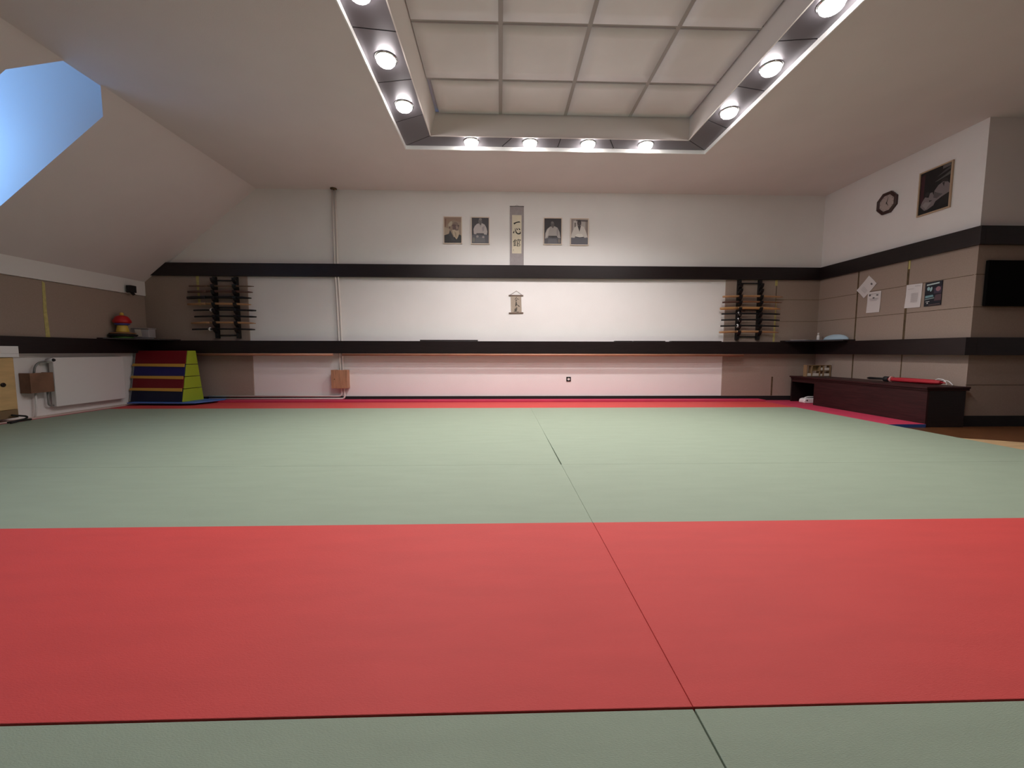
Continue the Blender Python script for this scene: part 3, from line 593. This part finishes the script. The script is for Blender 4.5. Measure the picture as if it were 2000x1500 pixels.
def hand(ang, l, w_, nm_, y):
    u = Vector((math.sin(ang), math.cos(ang))); n_ = Vector((u.y, -u.x)); q = [u*-.015+n_*w_, u*l+n_*w_*.3, u*l-n_*w_*.3, u*-.015-n_*w_]
    m = MB(); m.prism([(p.x, p.y) for p in q], y-.0012, y, 'Y'); m.build(nm_, darkwood, ck)
hand(2.6, .052, .004, 'hour_hand', -.020); hand(.3, .078, .003, 'minute_hand', -.022)
wp = mat('white_sheet', lin(.74, .70, .70), .7); tx = mat('grey_print', lin(.46, .42, .42), .7); dk = mat('dark_print', lin(.12, .11, .12), .7)
def sheet(cy, cz, w, h, rot, label, lines, img=None, skew=0):
    o = empty('notice_sheet', (XR-.022, cy, cz), RZr); o.rotation_euler = (0, rot, RZr); tag(o, label, 'paper', 'paper notices on the right wall')
    m = MB(); N_ = 6
    vs = []
    for j in range(N_+1):
        for i in range(5):
            u, v = i/4-.5, j/N_-.5; vs.append((u*w, -.003-.004*abs(v)*2*abs(u)*2, v*h))
    m.add(vs, [(j*5+i, j*5+i+1, (j+1)*5+i+1, (j+1)*5+i) for j in range(N_) for i in range(4)], 0, True)
    for (u0, u1, v, t) in lines:
        m.add([((u0-.5)*w, -.0078, (v-.5)*h), ((u1-.5)*w, -.0078, (v-.5)*h), ((u1-.5)*w, -.0078, (v-.5+t)*h), ((u0-.5)*w, -.0078, (v-.5+t)*h)], [(0, 1, 2, 3)], 1)
    for el in (img or []): m.add([((u-.5)*w, -.0079, (v-.5)*h) for u, v in el], [tuple(range(len(el)))], 2)
    m.build('sheet', [wp, tx, dk], o, fix=False); return o
lns = [(.12, .88, .80-.045*k, .012) for k in range(15)]
sheet(5.802, 1.765, .185, .265, .80, 'white notice pinned askew on the right wall, above the notice with emblems', [(.25, .8, .40-.06*k, .015) for k in range(4)], [ell(.68, .80, .10, .05)])
sheet(5.672, 1.532, .205, .297, .03, 'white notice with dark emblems at its head, lower of the left pair of notices', [(.12, .9, .88, .02), (.2, .8, .62, .02), (.15, .85, .66, .015), (.25, .75, .56, .015)], [ell(.18, .84, .07, .05), ell(.74, .82, .09, .03), ell(.48, .70, .08, .03)])
sheet(5.118, 1.542, .200, .300, .035, 'white typed notice on the right wall, right beside the brown seam', [(.12, .5, .80, .012), (.55, .9, .90, .02)]+[(.35, .8, .60-.04*k, .012) for k in range(10)])
P = empty('glossy_poster', (XR-.021, 4.877, 1.388), RZr); P.rotation_euler = (0, .0, RZr); tag(P, 'small glossy black poster with blue shapes on the right wall', 'poster')
LM = [((190, 205, 205), [(.10, .86), (.84, .90), (.84, .955), (.10, .92)]), ((150, 185, 190), ell(.22, .73, .09, .08)), ((165, 195, 200), ell(.38, .70, .06, .10, r=-.4)), ((60, 50, 70), [(.55, .50), (1, .50), (1, .80), (.55, .72)]), ((150, 110, 118), ell(.80, .68, .14, .10)),
      ((120, 160, 168), [(.06, .44), (.50, .46), (.56, .38), (.06, .34)]), ((150, 170, 172), [(.04, .30), (.60, .34), (.60, .31), (.04, .27)]), ((86, 64, 72), [(.6, .2), (1, .2), (1, .46), (.66, .44)]), ((190, 190, 190), [(.10, .20), (.34, .21), (.34, .185), (.10, .175)]), ((200, 200, 200), [(.16, .10), (.28, .10), (.22, .18)]), ((110, 90, 90), [(.3, .03), (.96, .05), (.96, .075), (.3, .055)])]
picture('', P, .200, .297, .002, LM, None, (22, 26, 38), pname='print')
# black screen on the pillar
deepblack = mat('deep_black', lin(.003, .003, .003), .9, spec=.1)
t = empty('wall_screen', (5.79, YP-.02, 1.335)); tag(t, 'big black rectangular panel on the felt of the pillar at the right edge', 'screen')
MB().box(-.36, .36, -.045, -.012, 0, .505).build('casing', deepblack, t, .008); MB().box(-.335, .335, -.0465, -.044, .025, .48).build('screen', deepblack, t); MB().box(-.12, .12, -.0125, 0, .12, .38).build('bracket', blackmat, t)

# ---------------------------------------------------------------- left wall: radiator, boxes, cabinet, speaker
r = empty('radiator', (XL+.003, at(107, 745, 'X', XL+.098).y, .11)); tag(r, 'white flat panel radiator on the left wall beside the foam vaulting box', 'radiator')
RL = .95; m = MB(); m.box(.035, .095, 0, RL, 0, .615); m.build('panel', whitepaint, r, .008)
m = MB(); m.box(.03, .10, -.004, RL+.004, .60, .622)
for k in range(18): m.box(.04, .088, .02+k*.051, .045+k*.051, .620, .624, 1)
m.build('top_grille', [whitepaint, matside], r)
MB().box(0, .036, .12, .15, .08, .55).build('bracket', whitepaint, r); MB().box(0, .036, RL-.15, RL-.12, .08, .55).build('bracket', whitepaint, r)
MB().tube([(.065, 0, .575), (.065, -.05, .575)], .018, 12).build('valve_body', whitepaint, r)
vb = MB().tube([(.065, -.045, .585), (.12, -.045, .592), (.15, -.045, .592)], [.020, .024, .023], 14).build('thermostat', whitepaint, r)
MB().tube([(.15, -.045, .592), (.162, -.045, .592)], [.02, .016], 14).build('cap', blackmat, vb, label='black cap')
hosem = mat('grey_hose', lin(.22, .22, .21), .4)
MB().tube(bend([(.06, -.05, .575), (.06, -.16, .57), (.055, -.185, .42)], .09), .011, 10).build('supply_pipe', hosem, r)
MB().tube(bend([(.05, -.05, .28), (.05, -.05, .02), (.06, .02, .02)], .03), .010, 10).build('return_pipe', hosem, r)
MB().tube(bend([(.055, -.185, .20), (.050, -.185, .0), (.045, -.20, -.10)], .03), .010, 10).build('lower_pipe', whitepaint, r)
b = empty('valve_cover_box', (XL, at(84, 750, 'X', XL+.13).y+.005, .31)); tag(b, 'brown plywood box over the pipe valves, left of the radiator', 'box')
bw = mat('brown_plywood', lin(.24, .12, .07), .6, var=.3, vscale=6)
MB().box(.115, .13, -.135, .115, 0, .24).build('front_board', bw, b, .002); MB().box(.003, .115, -.135, -.12, 0, .24).build('side_board', bw, b, .002); MB().box(.003, .115, .10, .115, 0, .24).build('side_board', bw, b, .002)
b = empty('wooden_cabinet', (XL+.004, at(30, 750, 'X', XL+.13).y, .05)); tag(b, 'light yellow wooden cabinet at the left edge under the white ledge', 'cabinet')
yw = mat('yellow_birch', lin(.66, .44, .20), .5, var=.15, vscale=4, stretch=(1, 1, 6))
MB().box(0, .13, -1.4, 0, 0, .69).build('body', yw, b, .003)
d_ = MB().box(.13, .148, -.70, -.022, .10, .685).build('door', yw, b, .003)
MB().lathe([(.024, 0), (.024, .008), (.016, .012), (.008, .012), (.001, .007)], .148, -.135, .385, 20, 'X').build('finger_pull', mat('dark_bronze', lin(.02, .018, .016), .3, metal=.6), d_, label='dark round finger pull')
MB().box(.13, .140, -.70, -.01, .0, .095).build('plinth', mat('brown_plinth', lin(.22, .14, .07), .6), b, .002)
tag(MB().box(XL, XL+.17, 3.4, at(37, 690, 'X', XL+.17).y, .742, .784).build('white_ledge', whitepaint, bevel=.004), 'white ledge over the yellow cabinet at the left edge', 'ledge')
st(MB().box(XL+.10, XL+.17, 3.4, at(37, 690, 'X', XL+.17).y, .784, .868).build('trim_19', whitepaint, bevel=.003))
m = MB(); m.tube(bend([(-5.50, 4.60, .014), (-5.50, 4.78, .03), (-5.54, 4.83, .05), (-5.52, 4.66, .09)], .04), .010, 8); m.tube([(-5.47, 4.60, .012), (-5.50, 4.72, .02), (-5.53, 4.85, .012)], .011, 8)
tag(m.build('black_cable', blackmat), 'black cable loop on the floor at the left edge by the cabinet', 'cable')
sp_k = empty('wall_speaker', (XL+.035, 6.36, 1.70)); tag(sp_k, 'small black device clamped to the white rail in the left corner', 'speaker')
MB().box(.03, .105, -.05, .045, .0, .105).build('body', blackmat, sp_k, .004); MB().tube([(.0, .0, .02), (.05, .0, .02), (.085, .02, -.03)], .02, 10).build('bracket', blackmat, sp_k)
MB().tube([(.0, .08, .045), (.03, .08, .045)], .034, 18).build('wall_plate', mat('beige_plastic', lin(.28, .20, .15), .5), sp_k, label='round beige plate')

# ---------------------------------------------------------------- stacking toy and white box on the corner board
ty = empty('stacking_toy', (at(238, 655, 'Y', 6.12).x, 6.14, 1.003)); ty.scale = (.80, .80, 1.10); tag(ty, 'colourful stacking toy tower with red cone top on the left corner board', 'toy')
cy1 = mat('toy_yellow', lin(.72, .48, .07), .4); cr1 = mat('toy_red', lin(.50, .01, .015), .4); cb1 = mat('toy_blue', lin(.06, .06, .28), .4); co1 = mat('toy_brown', lin(.30, .14, .06), .5); cg1 = mat('toy_green', lin(.10, .25, .07), .5)
MB().lathe([(.14, 0), (.155, .012), (.15, .02), (.10, .026)], seg=28).build('green_disc', cg1, ty)
MB().lathe([(.19, .026), (.21, .040), (.20, .052), (.16, .056)], seg=28).build('dark_disc', blackmat, ty)
MB().lathe([(.15, .056), (.185, .062), (.18, .072), (.10, .082)], seg=28).build('brown_disc', co1, ty)
MB().lathe([(.094, .080), (.092, .095), (.074, .165), (.066, .172)], seg=28).build('yellow_bucket', cy1, ty)
MB().lathe([(.06, .170), (.105, .182), (.11, .190), (.105, .198), (.06, .200)], seg=28).build('blue_ring', cb1, ty)
MB().lathe([(.10, .198), (.135, .212), (.132, .232), (.09, .285), (.05, .302), (.03, .304)], seg=28).build('red_cone', cr1, ty)
MB().lathe([(.028, .302), (.030, .320), (.026, .336), (.012, .342)], seg=20).build('yellow_knob', cy1, ty)
bx = empty('plastic_box', (at(268, 655, 'Y', 6.44).x, 6.48, 1.003), math.radians(6)); tag(bx, 'grey translucent plastic box with a pale label, beside the stacking toy', 'box')
pl = mat('grey_translucent_plastic', lin(.46, .43, .44), .35, spec=.4)
m = MB(); a = [(-.165, .0), (.0, -.02), (.17, .0), (.17, .10), (-.165, .10)]
m.prism([(-.14, -.05), (0, -.066), (.15, -.05), (.15, .08), (-.14, .08)], 0, .02, 'Z'); m.prism([(-.160, -.055), (0, -.075), (.170, -.055), (.17, .09), (-.16, .09)], .02, .155, 'Z'); m.build('box_body', pl, bx, .006)
MB().box(-.172, .178, -.082, .098, .155, .168).build('lid', pl, bx, .004)
MB().add([(.000, -.0785, .035), (.092, -.0785, .035), (.078, -.0785, .150), (-.012, -.0785, .150)], [(0, 1, 2, 3)]).build('label_sticker', mat('pale_label', lin(.85, .78, .68), .6), bx, fix=False)

# ---------------------------------------------------------------- foam vaulting box
fb = empty('foam_vaulting_box', (-4.80, 6.175, .046), math.radians(-6)); tag(fb, 'foam vaulting box with red, blue and yellow bands and lime green end, by the radiator', 'vaulting box')
fr_ = mat('foam_red', lin(.20, .006, .012), .55, spec=.3); fbl = mat('foam_blue', lin(.018, .016, .13), .55, spec=.3); fnv = mat('foam_navy', lin(.006, .010, .035), .55, spec=.3); fg = mat('foam_lime', lin(.36, .46, .03), .6, spec=.3); fy = mat('foam_yellow', lin(.66, .36, .05), .6)
LB = .86; FD = .385; FT = .14; FH = .785; zs_ = [0, .20, .385, .570, FH]
def fy0(z): t = z/FH; return t*(.145), FD-t*(FD-.145-FT)
cols = [fnv, fr_, fbl, fr_]
for k in range(4):
    za, zb_ = zs_[k], zs_[k+1]-.008; a0, a1 = fy0(za); b0, b1 = fy0(zb_); th_ = .0
    o = MB().hexa([(-LB, a0, za), (-.02, a0, za), (-.02, a1, za), (-LB, a1, za), (-LB, b0, zb_), (-.02, b0, zb_), (-.02, b1, zb_), (-LB, b1, zb_)]).build('segment', cols[k], fb, .010, label=['navy segment', 'lower red segment', 'blue segment', 'top red segment'][k])
    MB().hexa([(-.0195, a0+.004, za), (0, a0+.004, za), (0, a1, za), (-.0195, a1, za), (-.0195, b0+.004, zb_), (0, b0+.004, zb_), (0, b1, zb_), (-.0195, b1, zb_)]).build('end_panel', fg, o, .006, label='lime green end')
    MB().hexa([(-LB-.018, a0+.004, za), (-LB-.001, a0+.004, za), (-LB-.001, a1, za), (-LB-.018, a1, za), (-LB-.018, b0+.004, zb_), (-LB-.001, b0+.004, zb_), (-LB-.001, b1, zb_), (-LB-.018, b1, zb_)]).build('end_panel', mat('foam_pale', lin(.30, .34, .36), .6), o, .004, label='pale left end')
    if k:
        # yellow fastening strip hanging over the joint
        z0_, z1_ = zs_[k]-.038, zs_[k]+.006; q0 = fy0(z0_)[0]-.008; q1 = fy0(z1_)[0]-.006
        MB().hexa([(-LB-.03, q0, z0_+.006), (-.028, q0, z0_-.004), (-.028, q0+.010, z0_-.004), (-LB-.03, q0+.010, z0_+.006), (-LB-.02, q1, z1_), (-.03, q1, z1_), (-.03, q1+.008, z1_), (-LB-.02, q1+.008, z1_)]).build('fastening_strip', fy, o, .002, label='yellow strip')
tag(MB().prism([(-5.585, 6.13), (-4.75, 6.10), (-4.60, 6.13), (-4.50, 6.34), (-4.44, 6.55), (-4.47, 6.645), (-5.585, 6.645)], .0285, .046, 'Z').build('blue_mat', mat('bright_blue_mat', lin(.07, .17, .50), .55), bevel=.006), 'thin blue mat under the foam vaulting box', 'mat')

# ---------------------------------------------------------------- bench and the things around it
BX0, BX1, BY0, BYM, BY1 = 4.85, 5.335, 4.40, 6.05, 6.55; BT = .425
bn = empty('wooden_bench', (0, 0, FL)); tag(bn, 'long low dark reddish wooden bench along the right wall, open at its far end', 'bench')
zz = -FL
m = MB(); m.box(BX0-.03, BX1, BY0-.02, BY1, BT-.022+zz, BT+zz); m.box(BX0-.015, BX1, BY0-.01, BY1-.01, BT-.045+zz, BT-.022+zz); m.build('top', benchwood, bn, .004)
MB().box(BX0, BX0+.022, BY0, BYM, zz*0, BT-.045+zz).build('front_panel', benchwood, bn, .002)
MB().box(BX0+.022, BX1-.03, BY0, BY0+.022, 0, BT-.045+zz).build('end_panel', darkwood, bn, .002, label='near-black end panel')
MB().box(BX0+.022, BX1-.03, BYM-.022, BYM, zz+.002, BT-.045+zz).build('divider', darkwood, bn, .002)
MB().box(BX0, BX1-.03, BY1-.03, BY1-.005, zz+.002, BT-.045+zz).build('end_panel', darkwood, bn, .002)
MB().box(BX0, BX0+.022, BYM, BY1-.03, BT-.095+zz, BT-.045+zz).build('apron', benchwood, bn, .002)
MB().box(BX1-.055, BX1-.03, BYM, BY1-.03, zz+.002, BT-.045+zz).build('back_panel', darkwood, bn, .002)
# white device under the open end
dv = empty('white_device', (4.97, 6.30, .001)); tag(dv, 'white rounded electronic device on the mat under the open end of the bench', 'device')
m = MB(); pr = [(-.105, .0), (.13, .0), (.13, .075), (-.06, .078), (-.095, .068), (-.112, .045), (-.112, .015)]
m.prism(pr, -.06, .06, 'Y'); m.build('housing', mat('device_white', lin(.85, .80, .80), .4), dv, .010)
MB().tube([(-.075, -.061, .045), (-.060, -.061, .045)], [.010, .010], 10, flat=.5).build('button', blackmat, dv)
MB().tube(bend([(-.07, 0, .078), (-.02, 0, .098), (.10, 0, .10), (.12, 0, .076)], .02), .008, 10).build('handle', whitepaint, dv)
# umbrella on the bench
ub = empty('umbrella', (5.08, 5.40, BT+.033)); ub.rotation_euler = (0, math.radians(0.0), math.radians(-86.5)); tag(ub, 'folded red umbrella with black handle lying on the dark bench', 'umbrella')
rm = mat('red_nylon', lin(.42, .012, .025), .6, bump=.8, bscale=14, stretch=(1, 6, 6))
m = MB(); seg = 16; pts = []; n_ = 14
for i in range(n_+1):
    t = i/n_; r0 = .026+.010*math.sin(min(1, t*3)*math.pi/2)-.010*max(0, t-.85)/.15
    for k in range(seg):
        a = 2*math.pi*k/seg; rr_ = r0*(1+.14*math.cos(5*a+t*2)); pts.append((.285+t*.60, rr_*math.cos(a), rr_*math.sin(a)*.82+.006))
m.add(pts, [(i*seg+k, i*seg+(k+1) % seg, (i+1)*seg+(k+1) % seg, (i+1)*seg+k) for i in range(n_) for k in range(seg)], 0, True)
m.f.append(tuple(range(seg))); m.m.append(0); m.sm.append(False); m.f.append(tuple(reversed(range(n_*seg, (n_+1)*seg)))); m.m.append(0); m.sm.append(False)
cn = m.build('canopy', rm, ub)
MB().tube([(.315, -.0, .006), (.335, 0, .006)], [.0405, .0405], 16, flat=1).build('tie_band', mat('pinkish_label', lin(.62, .30, .28), .5), cn)
MB().tube([(.0, 0, .004), (.03, 0, .004), (.20, 0, .006), (.235, 0, .006)], [.010, .017, .015, .012], 14).build('handle', blackm, ub)
MB().tube([(.225, 0, .006), (.235, 0, .006), (.295, 0, .006)], [.022, .036, .034], 16).build('collar', blackmat, ub)
MB().tube([(.88, 0, .006), (.93, 0, .004)], [.010, .005], 10).build('tip', rm, ub)
m = MB(); m.tube(bend([(5.24, 4.72, BT+.008), (5.24, 4.66, BT+.075), (5.24, 4.58, BT+.07), (5.22, 4.53, BT+.008)], .03), .006, 8); m.tube(bend([(5.27, 4.70, BT+.008), (5.27, 4.64, BT+.06), (5.27, 4.56, BT+.055), (5.26, 4.50, BT+.008)], .03), .006, 8)
m.tube(bend([(5.22, 5.02, BT+.008), (5.22, 4.98, BT+.05), (5.22, 4.90, BT+.045), (5.22, 4.72, BT+.008)], .03), .006, 8)
tag(m.build('white_strap', whitepaint), 'looped white strap on the bench behind the red umbrella', 'strap')
# little wooden shelf rack on the bench
rk = empty('small_shelf_rack', (5.12, 6.36, BT)); rk.rotation_euler = (0, 0, math.radians(0)); tag(rk, 'small open wooden rack of compartments standing on the far end of the bench', 'rack')
rw = mat('light_rack_wood', lin(.30, .19, .10), .5)
for x in (-.18, -.095, .035, .095, .205): MB().box(x-.007, x+.007, -.035, .035, 0, .185).build('upright', rw, rk)
for z in (.09, .180): MB().box(-.095, .205, -.035, .035, z-.004, z+.004).build('shelf', rw, rk)
MB().box(-.18, -.095, -.035, .035, .176, .184).build('shelf', rw, rk)
MB().box(-.088, .028, .030, .034, .095, .175).build('back_board', mat('yellowish_board', lin(.40, .29, .13), .6), rk)
wl = mat('white_cloth', lin(.72, .66, .58), .8)
for x, z, w_, h_, lab in ((-.138, 0, .066, .050, 'white block in the leftmost compartment of the small rack'), (-.032, 0, .110, .050, 'wide white block in the second compartment of the small rack'), (.066, 0, .032, .042, 'small white block at the bottom of the third compartment'), (.066, .094, .034, .048, 'small white block in the upper third compartment of the rack'), (.150, 0, .090, .048, 'white block in the bottom right compartment of the small rack'), (.150, .094, .080, .046, 'white block in the upper right compartment of the small rack')):
    tag(MB().box(5.12+x-w_/2, 5.12+x+w_/2, 6.328, 6.388, BT+z+.0045, BT+z+h_).build('white_block', wl, bevel=.006), lab, 'block', 'white blocks in the small rack')
# things on the right corner board
CBZ = 1.008
def blob(m, cx, cy, z0, L_, W_, H_, ang=0, seed=0, nu=20, nv=10):
    rnd = random.Random(seed); vs = []; fs = []
    ph = [rnd.uniform(0, 6) for _ in range(4)]
    for j in range(nv+1):
        v = j/nv*math.pi/2
        for i in range(nu):
            u = 2*math.pi*i/nu; k = 1+.10*math.sin(3*u+ph[0])+.06*math.sin(5*u+ph[1])
            x = L_*math.cos(v)**.8*math.cos(u)*k; y = W_*math.cos(v)**.8*math.sin(u)*k; z = H_*math.sin(v)**1.1*(1+.12*math.sin(2*u+ph[2]))
            ca, sa = math.cos(ang), math.sin(ang); vs.append((cx+x*ca-y*sa, cy+x*sa+y*ca, z0+z))
    for j in range(nv):
        for i in range(nu): fs.append((j*nu+i, j*nu+(i+1) % nu, (j+1)*nu+(i+1) % nu, (j+1)*nu+i))
    m.add(vs, fs, 0, True); b0 = len(m.v)-len(vs); m.f.append(tuple(b0+i for i in reversed(range(nu)))); m.m.append(0); m.sm.append(False)
m = MB(); blob(m, 5.235, 6.16, CBZ+.001, .175, .085, .075, math.radians(-72), 3)
tag(m.build('blue_cloth', mat('pale_blue_cloth', lin(.42, .56, .66), .8, bump=.4, bscale=20)), 'crumpled pale blue cloth on the right corner board of the shelf', 'cloth')
bt = empty('white_bottle', (at(1598, 660, 'Y', 6.52).x, 6.52, CBZ)); tag(bt, 'small white bottle standing on the right corner board of the shelf', 'bottle')
MB().lathe([(.022, 0), (.023, .01), (.022, .07), (.014, .088)], seg=18).build('body', whitepaint, bt); MB().lathe([(.012, .088), (.013, .12), (.009, .126)], seg=14).build('cap', whitepaint, bt)
tag(MB().prism([(4.80, 6.55), (4.98, 6.44), (5.10, 6.50), (4.95, 6.62)], CBZ+.0005, CBZ+.008, 'Z').build('paper_sheet', wp), 'white papers lying flat on the left part of the right corner board', 'paper', 'papers on the right corner board')
tag(MB().prism([(5.07, 6.40), (5.17, 6.26), (5.22, 6.44), (5.14, 6.50)], CBZ+.0005, CBZ+.006, 'Z').build('paper_sheet', wp), 'white papers lying flat below the small white bottle on the corner board', 'paper', 'papers on the right corner board')
